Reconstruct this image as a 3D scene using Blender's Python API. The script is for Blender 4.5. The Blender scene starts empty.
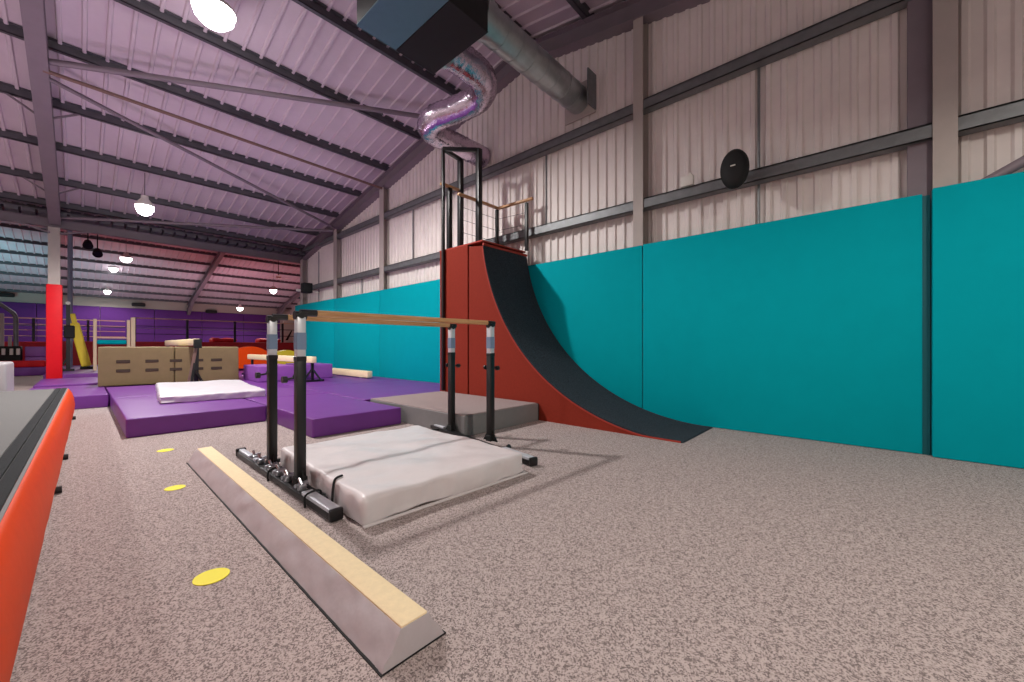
import bpy, bmesh, math, random
from mathutils import Vector, Matrix, noise
random.seed(7)
C = bpy.context.scene.collection
A = math.atan(432/393)
H = 1.2

# ---------------------------------------------------------------- materials
def lin(c):
    return tuple(((v/255)/12.92 if v/255 <= .04045 else ((v/255+.055)/1.055)**2.4) for v in c)
def mat(name, rgb, rough=.6, metal=0., var=0., vscale=8., bump=0., bscale=60., emit=0., sheen=0., spec=.5, rgb2=None, aniso=None, detail=4.):
    m = bpy.data.materials.new(name); m.use_nodes = True
    nt = m.node_tree; b = nt.nodes['Principled BSDF']
    col = lin(rgb)+(1,)
    b.inputs['Base Color'].default_value = col
    b.inputs['Roughness'].default_value = rough
    b.inputs['Metallic'].default_value = metal
    b.inputs['Specular IOR Level'].default_value = spec
    if sheen: b.inputs['Sheen Weight'].default_value = sheen
    if emit:
        b.inputs['Emission Color'].default_value = col
        b.inputs['Emission Strength'].default_value = emit
    tc = nt.nodes.new('ShaderNodeTexCoord')
    vec = tc.outputs['Object']
    if aniso:
        mp = nt.nodes.new('ShaderNodeMapping'); mp.inputs['Scale'].default_value = aniso
        nt.links.new(vec, mp.inputs[0]); vec = mp.outputs[0]
    if var or rgb2:
        n = nt.nodes.new('ShaderNodeTexNoise'); n.inputs['Scale'].default_value = vscale; n.inputs['Detail'].default_value = detail
        n.inputs['Roughness'].default_value = .65
        nt.links.new(vec, n.inputs['Vector'])
        r = nt.nodes.new('ShaderNodeValToRGB')
        if rgb2:
            r.color_ramp.elements[0].position = .38; r.color_ramp.elements[1].position = .62
            r.color_ramp.elements[0].color = lin(rgb2)+(1,); r.color_ramp.elements[1].color = col
        else:
            r.color_ramp.elements[0].position = .3; r.color_ramp.elements[1].position = .7
            r.color_ramp.elements[0].color = tuple(v*(1-var) for v in col[:3])+(1,)
            r.color_ramp.elements[1].color = tuple(min(1, v*(1+var)) for v in col[:3])+(1,)
        nt.links.new(n.outputs['Fac'], r.inputs[0]); nt.links.new(r.outputs[0], b.inputs['Base Color'])
    if bump:
        n2 = nt.nodes.new('ShaderNodeTexNoise'); n2.inputs['Scale'].default_value = bscale; n2.inputs['Detail'].default_value = 3
        nt.links.new(vec, n2.inputs['Vector'])
        bp = nt.nodes.new('ShaderNodeBump'); bp.inputs['Strength'].default_value = bump; bp.inputs['Distance'].default_value = .01
        nt.links.new(n2.outputs['Fac'], bp.inputs['Height']); nt.links.new(bp.outputs[0], b.inputs['Normal'])
    return m
M = {}
M['sheet'] = mat('wall_sheet', (232,222,218), .5, var=.05, vscale=2)
M['roof'] = mat('roof_sheet', (200,184,194), .55, var=.05, vscale=1.5)
M['steel'] = mat('painted_steel', (124,112,120), .55, var=.06, vscale=3)
M['steel_l'] = mat('pale_steel', (176,166,160), .55, var=.05, vscale=3)
M['galv'] = mat('galvanised_steel', (118,120,122), .45, .35, var=.15, vscale=6)
M['galv_d'] = mat('purlin_steel', (92,90,96), .5, .3, var=.12, vscale=6)
M['rust'] = mat('brown_tie_steel', (120,92,84), .6)
M['teal'] = mat('teal_pad', (0,162,174), .8, var=.03, vscale=3, bump=.06, bscale=260, spec=.06)
M['teal_b'] = mat('teal_pad_edge', (0,96,104), .6, var=.03)
M['purple'] = mat('purple_vinyl', (116,56,142), .45, var=.05, vscale=4, bump=.12, bscale=14, spec=.35)
M['lilac'] = mat('lilac_vinyl', (150,84,176), .45, var=.05, vscale=4)
M['purplewall'] = mat('purple_wall_pad', (92,46,122), .8, var=.05, spec=.2)
M['seam'] = mat('dark_seam', (40,24,60), .8)
M['red'] = mat('red_pad', (214,16,30), .55, var=.04, spec=.25)
M['redd'] = mat('dark_red_pad', (186,24,34), .6, var=.08)
M['ramp_red'] = mat('ramp_red_paint', (136,46,32), .75, spec=.15, var=.07, vscale=25, bump=.15, bscale=200)
M['ramp_edge'] = mat('ramp_edge_red', (166,50,34), .7)
M['ramp_black'] = mat('ramp_black_carpet', (60,68,76), .92, rgb2=(36,42,48), vscale=60, bump=.5, bscale=160, spec=.2)
M['black'] = mat('black_paint', (22,21,22), .4, var=.1)
M['blackm'] = mat('black_matt', (17,17,18), .75)
M['blackp'] = mat('black_plastic', (26,25,27), .3)
M['chrome'] = mat('brushed_chrome', (190,192,198), .28, .85, var=.06, vscale=10)
M['silvertube'] = mat('silver_tube', (212,214,220), .4, .35)
M['scale'] = mat('scale_label', (120,140,168), .5)
M['wood'] = mat('rail_wood', (206,160,112), .45, rgb2=(176,128,84), vscale=14, aniso=(.15,4,4))
M['woodp'] = mat('pale_wood', (226,200,168), .5)
M['suede'] = mat('cream_suede', (246,224,184), .9, var=.05, vscale=30, bump=.2, bscale=150, spec=.15)
M['greyvinyl'] = mat('grey_vinyl', (192,185,188), .42, var=.05, vscale=5, bump=.5, bscale=9)
M['silver'] = mat('silver_vinyl', (226,218,218), .36, var=.04, vscale=5, bump=.4, bscale=7)
M['white'] = mat('white_vinyl', (226,220,226), .38, var=.03, bump=.2, bscale=6)
M['mattop'] = mat('greige_mat_carpet', (166,150,148), .92, rgb2=(146,131,129), vscale=60, bump=.3, bscale=150, spec=.15)
M['matside'] = mat('grey_mat_side', (126,124,124), .6, var=.05)
M['orange'] = mat('orange_vinyl', (242,76,18), .5, var=.03, bump=.1, bscale=10, spec=.1)
M['trackgrey'] = mat('track_grey_mesh', (126,124,122), .85, rgb2=(106,104,103), vscale=120, bump=.3, bscale=200)
M['trackblack'] = mat('track_black_strip', (34,36,40), .9, rgb2=(22,23,26), vscale=140, bump=.6, bscale=180)
M['tan'] = mat('tan_vinyl', (136,116,80), .65, var=.06, vscale=6, bump=.25, bscale=5)
M['tanvent'] = mat('brown_mesh_vent', (74,60,50), .9)
M['yellow'] = mat('yellow_floor_tape', (246,232,32), .6)
M['yellowp'] = mat('yellow_vinyl', (255,226,64), .45)
M['duct'] = mat('spiral_duct', (176,182,182), .33, .8, var=.12, vscale=7)
M['foil'] = mat('foil_duct', (206,190,206), .2, .92, var=.12, vscale=8, bump=1.0, bscale=16)
M['unit_blue'] = mat('unit_blue_panel', (92,126,140), .45, .2, var=.05)
M['unit_dark'] = mat('unit_dark_panel', (24,19,21), .7)
M['bluegrey'] = mat('blue_grey_steel', (146,158,178), .5)
M['cream'] = mat('cream_trim', (176,166,158), .7)
M['lamp'] = mat('lamp_glass', (255,252,250), .3, emit=28.)
M['lampf'] = mat('far_lamp_glass', (255,252,250), .3, emit=16.)
M['whitep'] = mat('white_plastic', (224,220,212), .5)

def carpet():
    m = bpy.data.materials.new('heather_carpet'); m.use_nodes = True; nt = m.node_tree; b = nt.nodes['Principled BSDF']
    b.inputs['Roughness'].default_value = .95; b.inputs['Specular IOR Level'].default_value = .1
    tc = nt.nodes.new('ShaderNodeTexCoord'); v = nt.nodes.new('ShaderNodeTexVoronoi'); v.inputs['Scale'].default_value = 175
    n = nt.nodes.new('ShaderNodeTexNoise'); n.inputs['Scale'].default_value = 38; n.inputs['Detail'].default_value = 3
    for q in (v, n): nt.links.new(tc.outputs['Object'], q.inputs['Vector'])
    bw = nt.nodes.new('ShaderNodeRGBToBW'); nt.links.new(v.outputs['Color'], bw.inputs[0])
    mx = nt.nodes.new('ShaderNodeMath'); mx.operation = 'MULTIPLY_ADD'; mx.inputs[1].default_value = .8; nt.links.new(n.outputs['Fac'], mx.inputs[0]); nt.links.new(bw.outputs[0], mx.inputs[2])
    r = nt.nodes.new('ShaderNodeValToRGB'); e = r.color_ramp.elements
    e[0].position = .62; e[0].color = lin((120,108,106))+(1,); e[1].position = 1.; e[1].color = lin((192,176,172))+(1,)
    k = e.new(.82); k.color = lin((160,145,142))+(1,)
    nt.links.new(mx.outputs[0], r.inputs[0]); nt.links.new(r.outputs[0], b.inputs['Base Color'])
    bp = nt.nodes.new('ShaderNodeBump'); bp.inputs['Strength'].default_value = .12; bp.inputs['Distance'].default_value = .004
    nt.links.new(bw.outputs[0], bp.inputs['Height']); nt.links.new(bp.outputs[0], b.inputs['Normal'])
    return m
M['carpet'] = carpet()
# ---------------------------------------------------------------- helpers
def bx(bm, x0, x1, y0, y1, z0, z1, bev=0., seg=1):
    v = [bm.verts.new((x, y, z)) for z in (z0, z1) for y in (y0, y1) for x in (x0, x1)]
    fs = [bm.faces.new([v[i] for i in q]) for q in ((0,2,3,1),(4,5,7,6),(0,1,5,4),(2,6,7,3),(0,4,6,2),(1,3,7,5))]
    if bev:
        es = list({e for f in fs for e in f.edges})
        r = bmesh.ops.bevel(bm, geom=es, offset=bev, segments=seg, profile=.5, affect='EDGES')
        v = list({w for f in r['faces'] for w in f.verts})
    return v
def rodv(bm, a, b, r, n=12, r2=None, cap=True):
    a = Vector(a); b = Vector(b); d = (b-a).normalized()
    up = Vector((0,0,1)) if abs(d.z) < .9 else Vector((1,0,0))
    s = d.cross(up).normalized(); t = s.cross(d)
    if r2 is None: r2 = r
    rings = []
    for p, rr in ((a, r), (b, r2)):
        rings.append([bm.verts.new(p+(s*math.cos(2*math.pi*k/n)+t*math.sin(2*math.pi*k/n))*rr) for k in range(n)])
    for k in range(n):
        bm.faces.new((rings[0][k], rings[0][(k+1)%n], rings[1][(k+1)%n], rings[1][k]))
    if cap:
        bm.faces.new(rings[0][::-1]); bm.faces.new(rings[1])
def bar(bm, a, b, w, hgt=None, bev=0.):
    """box section bar from a to b"""
    if hgt is None: hgt = w
    a = Vector(a); b = Vector(b); d = b-a; L = d.length; d.normalize()
    up = Vector((0,0,1)) if abs(d.z) < .95 else Vector((0,1,0))
    s = d.cross(up).normalized(); t = s.cross(d)
    base = []
    for p in (a, b):
        for (i, j) in ((-1,-1),(1,-1),(1,1),(-1,1)):
            base.append(bm.verts.new(p+s*i*w/2+t*j*hgt/2))
    fs = [bm.faces.new([base[i] for i in q]) for q in ((0,1,2,3),(7,6,5,4),(0,4,5,1),(1,5,6,2),(2,6,7,3),(3,7,4,0))]
    if bev: bmesh.ops.bevel(bm, geom=list({e for f in fs for e in f.edges}), offset=bev, segments=2, profile=.5, affect='EDGES')
def tube(bm, pts, r, n=16, ripple=0., cap=True):
    """smooth tube along points (Catmull-Rom)"""
    P = [Vector(p) for p in pts]; Q = []
    for i in range(len(P)-1):
        p0 = P[max(i-1,0)]; p1 = P[i]; p2 = P[i+1]; p3 = P[min(i+2,len(P)-1)]
        for k in range(14):
            t = k/14
            Q.append(.5*((2*p1)+(-p0+p2)*t+(2*p0-5*p1+4*p2-p3)*t*t+(-p0+3*p1-3*p2+p3)*t**3))
    Q.append(P[-1])
    rings = []; s = None
    for i, p in enumerate(Q):
        d = (Q[min(i+1,len(Q)-1)]-Q[max(i-1,0)]).normalized()
        if s is None: s = d.cross(Vector((0,0,1)) if abs(d.z) < .9 else Vector((1,0,0))).normalized()
        s = (s-d*s.dot(d)).normalized(); t = s.cross(d)
        rr = r*(1+ripple*((i%2)*2-1)) if ripple else r
        ring = []
        for k in range(n):
            a = 2*math.pi*k/n
            rk = rr*(1+(ripple*1.5*noise.noise(Vector((i*.4, math.cos(a)*1.5, math.sin(a)*1.5))) if ripple else 0))
            ring.append(bm.verts.new(p+(s*math.cos(a)+t*math.sin(a))*rk))
        rings.append(ring)
    for i in range(len(rings)-1):
        for k in range(n):
            bm.faces.new((rings[i][k], rings[i][(k+1)%n], rings[i+1][(k+1)%n], rings[i+1][k]))
    if cap: bm.faces.new(rings[0][::-1]); bm.faces.new(rings[-1])
def prism(bm, prof, x0, x1, axis='x'):
    """profile list of 2D points extruded; axis x: profile (y,z); axis y: profile (x,z)"""
    def V(p, t): return (t, p[0], p[1]) if axis == 'x' else (p[0], t, p[1])
    a = [bm.verts.new(V(p, x0)) for p in prof]; b = [bm.verts.new(V(p, x1)) for p in prof]
    n = len(prof)
    for k in range(n): bm.faces.new((a[k], a[(k+1)%n], b[(k+1)%n], b[k]))
    bm.faces.new(a[::-1]); bm.faces.new(b)
def ibeam(bm, a, b, w=.2, d=.3, tf=.016, tw=.012, wdir=(1,0,0)):
    a = Vector(a); b = Vector(b); L = (b-a).normalized(); s = Vector(wdir); s = (s-L*s.dot(L)).normalized(); t = s.cross(L)
    pr = [(-w/2,-d/2),(w/2,-d/2),(w/2,-d/2+tf),(tw/2,-d/2+tf),(tw/2,d/2-tf),(w/2,d/2-tf),(w/2,d/2),(-w/2,d/2),(-w/2,d/2-tf),(-tw/2,d/2-tf),(-tw/2,-d/2+tf),(-w/2,-d/2+tf)]
    A_ = [bm.verts.new(a+s*p[0]+t*p[1]) for p in pr]; B_ = [bm.verts.new(b+s*p[0]+t*p[1]) for p in pr]
    n = len(pr)
    for k in range(n): bm.faces.new((A_[k], A_[(k+1)%n], B_[(k+1)%n], B_[k]))
    bm.faces.new(A_[::-1]); bm.faces.new(B_)
def softbox(bm, sx, sy, sz, r=.03, wr=.0, ws=6., step=.06, puff=0., seed=0., sidewr=0.):
    """rounded, slightly wrinkled box, centred in x,y, base at z=0"""
    def lines(L):
        h = L/2; a = [-h, -h+r*.3, -h+r*.65, -h+r]; n = max(2, int((L-2*r)/step))
        a += [-h+r+(L-2*r)*k/n for k in range(1, n)]
        return a+[h-r, h-r*.65, h-r*.3, h]
    X, Y, Z = lines(sx), lines(sy), lines(sz)
    cache = {}
    def vert(x, y, z):
        k = (round(x,5), round(y,5), round(z,5))
        if k not in cache:
            p = Vector((x,y,z)); c = Vector((max(-sx/2+r,min(sx/2-r,x)), max(-sy/2+r,min(sy/2-r,y)), max(-sz/2+r,min(sz/2-r,z))))
            q = p-c
            if q.length > 1e-6: n_ = q.normalized(); p = c+n_*r
            else: n_ = Vector((0,0,1))
            e = Vector((p.x*ws+seed, p.y*ws, p.z*ws*.5))
            if wr:
                side = 1-abs(n_.z)
                p += n_*(wr*noise.noise(e*.35)+wr*.6*noise.noise(e)+sidewr*side*noise.noise(Vector((p.x*9+seed, p.y*9, p.z*3))))
            if puff and z > 0: p.z += puff*(1-(2*x/sx)**4)*(1-(2*y/sy)**4)*(z/(sz/2))
            if p.z < -sz/2: p.z = -sz/2
            cache[k] = bm.verts.new((p.x, p.y, p.z+sz/2))
        return cache[k]
    def quad(u, v, f, flip):
        for i in range(len(u)-1):
            for j in range(len(v)-1):
                q = [f(u[i],v[j]), f(u[i+1],v[j]), f(u[i+1],v[j+1]), f(u[i],v[j+1])]
                bm.faces.new([vert(*p) for p in (q[::-1] if flip else q)])
    quad(X, Y, lambda a,b:(a,b,sz/2), False); quad(X, Y, lambda a,b:(a,b,-sz/2), True)
    quad(X, Z, lambda a,b:(a,-sy/2,b), False); quad(X, Z, lambda a,b:(a,sy/2,b), True)
    quad(Y, Z, lambda a,b:(sx/2,a,b), False); quad(Y, Z, lambda a,b:(-sx/2,a,b), True)
def obj(name, bm, m, parent=None, loc=(0,0,0), rz=0., smooth=None):
    bmesh.ops.recalc_face_normals(bm, faces=bm.faces[:])
    me = bpy.data.meshes.new(name); bm.to_mesh(me); bm.free()
    o = bpy.data.objects.new(name, me); C.objects.link(o)
    me.materials.append(M[m] if isinstance(m, str) else m)
    if smooth is not None:
        for p in me.polygons: p.use_smooth = True
        if smooth < 180:
            me.set_sharp_from_angle(angle=math.radians(smooth))
    o.location = loc; o.rotation_euler = (0,0,rz)
    if parent: o.parent = parent
    return o
def tag(o, label, cat, group=None, kind=None):
    o['label'] = label; o['category'] = cat
    if group: o['group'] = group
    if kind: o['kind'] = kind
    return o
def thing(name, label, cat, loc=(0,0,0), rz=0., group=None):
    o = bpy.data.objects.new(name, None); C.objects.link(o); o.empty_display_size = .1
    o.location = loc; o.rotation_euler = (0,0,rz)
    return tag(o, label, cat, group)
def struct(name, bm, m, smooth=None, loc=(0,0,0)):
    o = obj(name, bm, m, smooth=smooth, loc=loc); o['kind'] = 'structure'; return o
def B(): return bmesh.new()
def box(name, dims, m, parent=None, bev=0., loc=(0,0,0), rz=0., smooth=None):
    b = B(); bx(b, *dims, bev=bev, seg=2); return obj(name, b, m, parent, loc, rz, smooth if smooth is not None else (40 if bev else None))

W = 6.28                       # face line of the gable columns
SL = .192                      # roof slope
def rz_(y):                    # underside of rafters, near hall
    return 7.2-SL*abs(y-5.5)
def fz_(y):                    # far hall
    return 7.15-(.235 if y > 30 else SL)*abs(y-30.)
EY = 18.0

# ---------------------------------------------------------------- setting
b = B(); bx(b, -8, 14, -6, 42.3, -.1, 0); struct('floor', b, 'carpet')

def corr_wall(name, y0, y1, zlo, ztop, x, m='sheet', period=.182, dep=.03):
    """trapezoid sheet standing in the plane x, ribs vertical; ztop is a function of y"""
    bm = B(); ys = []; y = y0; k = 0
    while y < y1:
        for (f, o) in ((0,0),(.50,0),(.62,-dep),(.88,-dep)):
            yy = y+f*period
            if yy < y1: ys.append((yy, o))
        y += period
    ys.append((y1, 0))
    lo = [bm.verts.new((x+o, yy, zlo)) for yy, o in ys]; hi = [bm.verts.new((x+o, yy, ztop(yy))) for yy, o in ys]
    lo2 = [bm.verts.new((x+.06, yy, zlo)) for yy in (y0, y1)]; hi2 = [bm.verts.new((x+.06, yy, ztop(yy))) for yy in (y0, y1)]
    for k in range(len(ys)-1): bm.faces.new((lo[k], lo[k+1], hi[k+1], hi[k]))
    bm.faces.new((lo2[0], hi2[0], hi2[1], lo2[1]))
    return bm
bm = corr_wall('w', 5.5, EY+.5, 0, lambda y: 7.75-SL*(y-5.5), W+.24)
bm2 = corr_wall('w', -6, 5.5, 0, lambda y: 7.75-SL*(5.5-y), W+.24)
me_ = bpy.data.meshes.new('tmp'); bm2.to_mesh(me_); bm2.free(); bm.from_mesh(me_)
struct('wall_gable', bm, 'sheet')
def corr_roof(y0, z0, y1, z1, xa, xb, period=.3, dep=.035):
    bm = B(); xs = []; x = xa
    while x < xb:
        for (f, o) in ((0,0),(.72,0),(.78,-dep),(.92,-dep),(.98,0)):
            if x+f*period < xb: xs.append((x+f*period, o))
        x += period
    xs.append((xb, 0))
    a = [bm.verts.new((x, y0, z0+o)) for x, o in xs]; c = [bm.verts.new((x, y1, z1+o)) for x, o in xs]
    for k in range(len(xs)-1): bm.faces.new((a[k], a[k+1], c[k+1], c[k]))
    t = [bm.verts.new(p) for p in ((xa,y0,z0+.1),(xb,y0,z0+.1),(xb,y1,z1+.1),(xa,y1,z1+.1))]; bm.faces.new(t)
    return bm
RO = .36+.16                   # roof sheet above rafter underside
bm = corr_roof(5.5, 7.2+RO, EY, rz_(EY)+RO, -8, W+.3)
for args in ((5.5, 7.2+RO, -6, rz_(-6)+RO, -8, W+.3),):
    b2 = corr_roof(*args); me_ = bpy.data.meshes.new('tmp'); b2.to_mesh(me_); b2.free(); bm.from_mesh(me_)
struct('ceiling', bm, 'roof')
bm = corr_roof(30, 7.15+RO, 42.3, fz_(42.3)+RO, -8, 14)
b2 = corr_roof(30, 7.15+RO, EY, fz_(EY)+RO, -8, 14); me_ = bpy.data.meshes.new('tmp'); b2.to_mesh(me_); b2.free(); bm.from_mesh(me_)
struct('ceiling', bm, 'roof')
b = B(); bx(b, -8, 14, 42.2, 42.35, 0, 5.3); struct('wall_far', b, 'cream')
b = B(); bx(b, 13.9, 14, EY, 42.3, 0, 7.6); struct('wall_far_side', b, 'sheet')
b = B(); bx(b, W+.31, 14, EY+.42, EY+.5, 0, 5.3); struct('wall_return', b, 'sheet')
b = B(); bx(b, -8.1, -8, -6, 42.3, 0, 7.6); struct('wall_left', b, 'sheet')
b = B(); bx(b, -8, W+.3, -6.1, -6, 0, 7.6); struct('wall_back', b, 'sheet')

# ---------------------------------------------------------------- steelwork of the near hall
def column(y, top, w, label, xx=W):
    b = B(); ibeam(b, (xx+.11, 0, 0), (xx+.11, 0, top), w=w, d=.2, wdir=(0,1,0)); bx(b, xx+.2, xx+.235, -w/2, w/2, 0, top)
    o = obj('steel_column', b, 'steel_l', loc=(0,y,0)); tag(o, label, 'column', 'columns along the gable wall')
for y, w, lb in ((-.605,.185,'wide steel column rising behind the joint of the two nearest teal wall pads'),
                 (2.87,.17,'steel column on the ribbed wall just right of the ramp and its railings'),
                 (11.2,.25,'steel column on the ribbed wall left of the black ramp tower frame'),
                 (14.5,.24,'steel column on the ribbed wall right of the small black box speaker'),
                 (17.75,.26,'steel column at the far low corner of the ribbed wall')):
    column(y, rz_(y), w, lb)
def rafter(name, x, ys, zf, label, w=.2, d=.34, m='steel', ext=()):
    t = thing(name, label, 'roof beam', (x, ys[0], 0))
    for (ya, yb) in zip(ys[:-1], ys[1:]):
        b = B(); ibeam(b, (0, ya-ys[0], zf(ya)+d/2), (0, yb-ys[0], zf(yb)+d/2), w=w, d=d, wdir=(1,0,0)); obj('beam_length', b, m, t)
    for y in ext:                       # small purlin cleats / fly braces
        for s in (-1, 1):
            b = B(); bar(b, (s*.02, y-ys[0], zf(y)+.05), (s*.5, y-ys[0]+.02, zf(y)+.37), .035, .035); obj('fly_brace', b, m, t)
    return t
rafter('rafter', W+.11, (-5.95, 5.5, EY), rz_, 'sloping steel rafter along the top of the ribbed gable wall', w=.24, d=.36)
rafter('rafter', -.5, (-5.95, 5.5, EY), rz_, 'mauve lit steel rafter running overhead to the red padded pillar', w=.24, d=.34, ext=(16.05, 12.6))
rafter('rafter', -6.5, (-5.95, 5.5, EY), rz_, 'steel rafter out to the left of the red padded pillar', w=.24, d=.34)
pur = [-4.9,-3.15,-1.4,.35,2.1,3.85,5.25,7.35,9.1,10.85,12.6,14.3,16.05,17.5]
names = {5.25:'purlin at the ridge above the duct box',3.85:'purlin over the round duct, on the near side of the ridge',7.35:'first purlin beyond the ridge, just behind the duct box',
 9.1:'second purlin beyond the ridge, ending near the foil duct',10.85:'third purlin beyond the ridge, meeting the wall column top',12.6:'fourth purlin down the slope beyond the ridge',14.3:'fifth purlin down the slope beyond the ridge, near the hanging lamp',
 16.05:'sixth purlin down the slope beyond the ridge',17.5:'lowest purlin of the near roof, beside the valley beam',2.1:'second purlin on the near side of the ridge',.35:'purlin third from the ridge on the side over the camera',-1.4:'purlin fourth from the ridge on the side over the camera',-3.15:'purlin fifth from the ridge on the side over the camera',-4.9:'purlin sixth from the ridge on the side over the camera'}
for y in pur:
    z = rz_(y)+.36; b = B()
    bx(b, -8, W+.2, -.012, .0, 0, .16); bx(b, -8, W+.2, -.012, .075, 0, .012); bx(b, -8, W+.2, -.075, -.0, .148, .16); bx(b, -8, W+.2, .063, .075, 0, .03)
    o = obj('roof_purlin', b, 'galv_d', loc=(0,y,z)); tag(o, 'dark steel '+names[y], 'purlin', 'roof purlins of the near hall')
for z, lb in ((3.49,'lower horizontal sheeting rail on the ribbed wall just above the teal pads'),(5.14,'upper horizontal sheeting rail on the ribbed wall')):
    b = B(); bx(b, W+.03, W+.2, -6, EY, 0, .012); bx(b, W+.03, W+.042, -6, EY, 0, .17); bx(b, W+.03, W+.2, -6, EY, .158, .17); bx(b, W+.03, W+.05, -6, EY, .15, .165)
    o = obj('sheeting_rail', b, 'galv', loc=(0,0,z)); tag(o, 'grey '+lb, 'rail')
# vertical side rods
for y, z0, z1, lb in ((1.16,2.6,3.5,'short thin conduit below the lower rail right of the round black speaker'),(1.16,3.66,5.14,'thin vertical conduit between the two rails right of the black speaker'),
                      (4.93,3.5,5.14,'thin vertical rod on the ribbed wall behind the ramp railings'),(9.75,3.66,5.14,'thin vertical rod on the ribbed wall left of the ramp tower'),(12.8,2.7,3.5,'short thin rod above the teal pads near the fourth column'),(16.4,2.7,5.0,'thin rod on the ribbed wall beside the small box speaker')):
    b = B(); rodv(b, (0,0,0), (0,0,z1-z0), .018, 8); o = obj('wall_conduit', b, 'galv', loc=(W+.19,y,z0), smooth=40); tag(o, lb, 'conduit')
# valley beam + gutter at y = 18
t = thing('valley_beam', 'deep corrugated valley gutter beam spanning at the low side of the near roof', 'beam', (0,EY,0))
b = B(); ibeam(b, (-8,0,4.86), (W+.2,0,4.86), w=.16, d=.26, wdir=(0,1,0)); obj('beam_length', b, 'steel', t)
b = B(); x = -8
while x < W:
    bx(b, x, x+.24, -.5, .35, 5.0, 5.09); x += .3
bx(b, -8, W+.2, -.5, .35, 5.09, 5.12); obj('gutter_sheet', b, 'galv_d', t)
for s, lb in ((-1,''),(1,'')):
    b = B(); bar(b, (-.5+s*.1, -.12, 4.55), (-.5+s*.9, -.05, 4.8), .05); obj('knee_brace', b, 'steel', t)
# bracing members
def member(a, c, r, m, lb, name='roof_brace', sq=False):
    b = B(); a = Vector(a); c = Vector(c)
    if sq: bar(b, (0,0,0), c-a, r*2)
    else: rodv(b, (0,0,0), c-a, r, 10)
    o = obj(name, b, m, loc=a, smooth=40); tag(o, lb, 'brace')
zr = lambda y: rz_(y)+.12
member((-.45,10.9,zr(10.9)), (5.98,8.18,6.96), .055, 'steel', 'round steel brace crossing from the overhead rafter to the gable below the heater box')
member((-.45,11.0,zr(11)-.1), (W,11.15,rz_(11.1)-.05), .035, 'rust', 'thin brownish tie tube running straight from the rafter to a gable column top')
member((-.45,11.2,zr(11.2)-.08), (W,14.5,rz_(14.5)+.05), .04, 'steel', 'diagonal roof brace sloping down from the rafter to the gable near the fourth column')
member((-.4,17.6,rz_(17.6)+.1), (W,14.6,rz_(14.6)-.02), .045, 'steel', 'long level brace from the red pillar head to the gable wall')
member((W-.02,-.74,2.8), (W-.02,-2.6,3.87), .05, 'steel', 'short sloping brace showing above the nearest teal pad at the right', name='wall_brace')

# the padded pillar
t = thing('padded_pillar', 'steel pillar with tall bright red padding standing on the purple floor mats', 'pillar', (-.52,EY+.05,0))
b = B(); ibeam(b, (0,0,0), (0,0,4.73), w=.24, d=.24, wdir=(1,0,0)); obj('shaft', b, 'steel_l', t)
b = B(); bx(b, -.155,.165,-.19,.19,.01,3.03,.03,2); obj('pad', b, 'red', t, smooth=40)

# ---------------------------------------------------------------- far hall steel
for x, lb in ((-.95,'far hall rafter lined up behind the red pillar'),(6.1,'far hall rafter sloping down in front of the purple wall'),(12.8,'far hall rafter beside the far side wall')):
    t = rafter('rafter', x, (EY, 30, 42.2), fz_, lb, w=.24, d=.34)
    b = B(); prism(b, [(40-EY, fz_(40)), (42.2-EY, fz_(42.2)), (42.2-EY, fz_(42.2)-.55)], -.1, .1); obj('haunch', b, 'steel', t)
k = 0
for y in [19.5,21.5,23.5,25.5,27.5,30.0,31.7,33.4,35.1,36.8,38.5,40.2,41.7]:
    z = fz_(y)+.36; b = B(); bx(b, -8, 13.9, -.012, .0, 0, .16); bx(b, -8, 13.9, -.012, .09, 0, .012); bx(b, -8,13.9,-.075,0,.148,.16)
    o = obj('roof_purlin', b, 'galv_d', loc=(0,y,z))
    ordn = ['first','second','third','fourth','fifth','sixth','seventh','eighth','ninth','tenth','eleventh','twelfth','thirteenth'][k]
    tag(o, 'dark purlin, %s counting from the valley in the far hall roof' % ordn, 'purlin', 'roof purlins of the far hall'); k += 1
b = B(); rodv(b, (0,0,0), (0,0,fz_(24)-.32), .075, 14)
o = obj('steel_post', b, 'bluegrey', loc=(-.27,24.,.33), smooth=40); tag(o, 'slim round blue grey steel post just right of the red pillar', 'post')

# ---------------------------------------------------------------- teal wall pads
def tealpad(y0, y1, top, x, lb, th=.07):
    t = thing('wall_pad', lb, 'wall pad', (x, (y0+y1)/2, 0), group='teal pads along the gable wall')
    h = (y1-y0)/2-.008
    b = B(); bx(b, 0, th, -h, h, .005, top, .008, 2); obj('cover', b, 'teal', t, smooth=40)
    b = B(); bx(b, th, th+.02, -h+.01, h-.01, .005, top-.01); obj('backing_board', b, 'teal_b', t)
    return t
tealpad(-5, -.495, 2.9, W-.1, 'nearest teal wall pad at the right edge, set slightly forward', .1)
tealpad(-.44, 2.78, 2.88, W-.02, 'teal wall pad under the round black speaker, right of the ramp')
tealpad(2.78, 7.0, 2.87, W-.02, 'teal wall pad directly behind the curved black ramp')
tealpad(7.0, 11.28, 2.93, W-.02, 'teal wall pad just left of the red ramp tower')
tealpad(11.28, 14.5, 2.93, W-.02, 'teal wall pad behind the low cream beam by the wall')
tealpad(14.5, 18.4, 2.94, W-.02, 'farthest teal wall pad, behind the parallel bar upright')
b = B(); bx(b, 0,.04,-.033,.03,.0,2.86); o = obj('corner_strip', b, 'teal_b', loc=(W+.0,-.46,0)); tag(o, 'dark teal strip in the gap between the two nearest wall pads', 'strip')

b = B(); bx(b, 0,.05,-.1,.1,0,7.1,.004,1); o = obj('wall_channel', b, 'steel', loc=(W+.1,-.42,0)); tag(o, 'grey vertical channel between the ribbed wall and the nearest column', 'channel')

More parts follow.
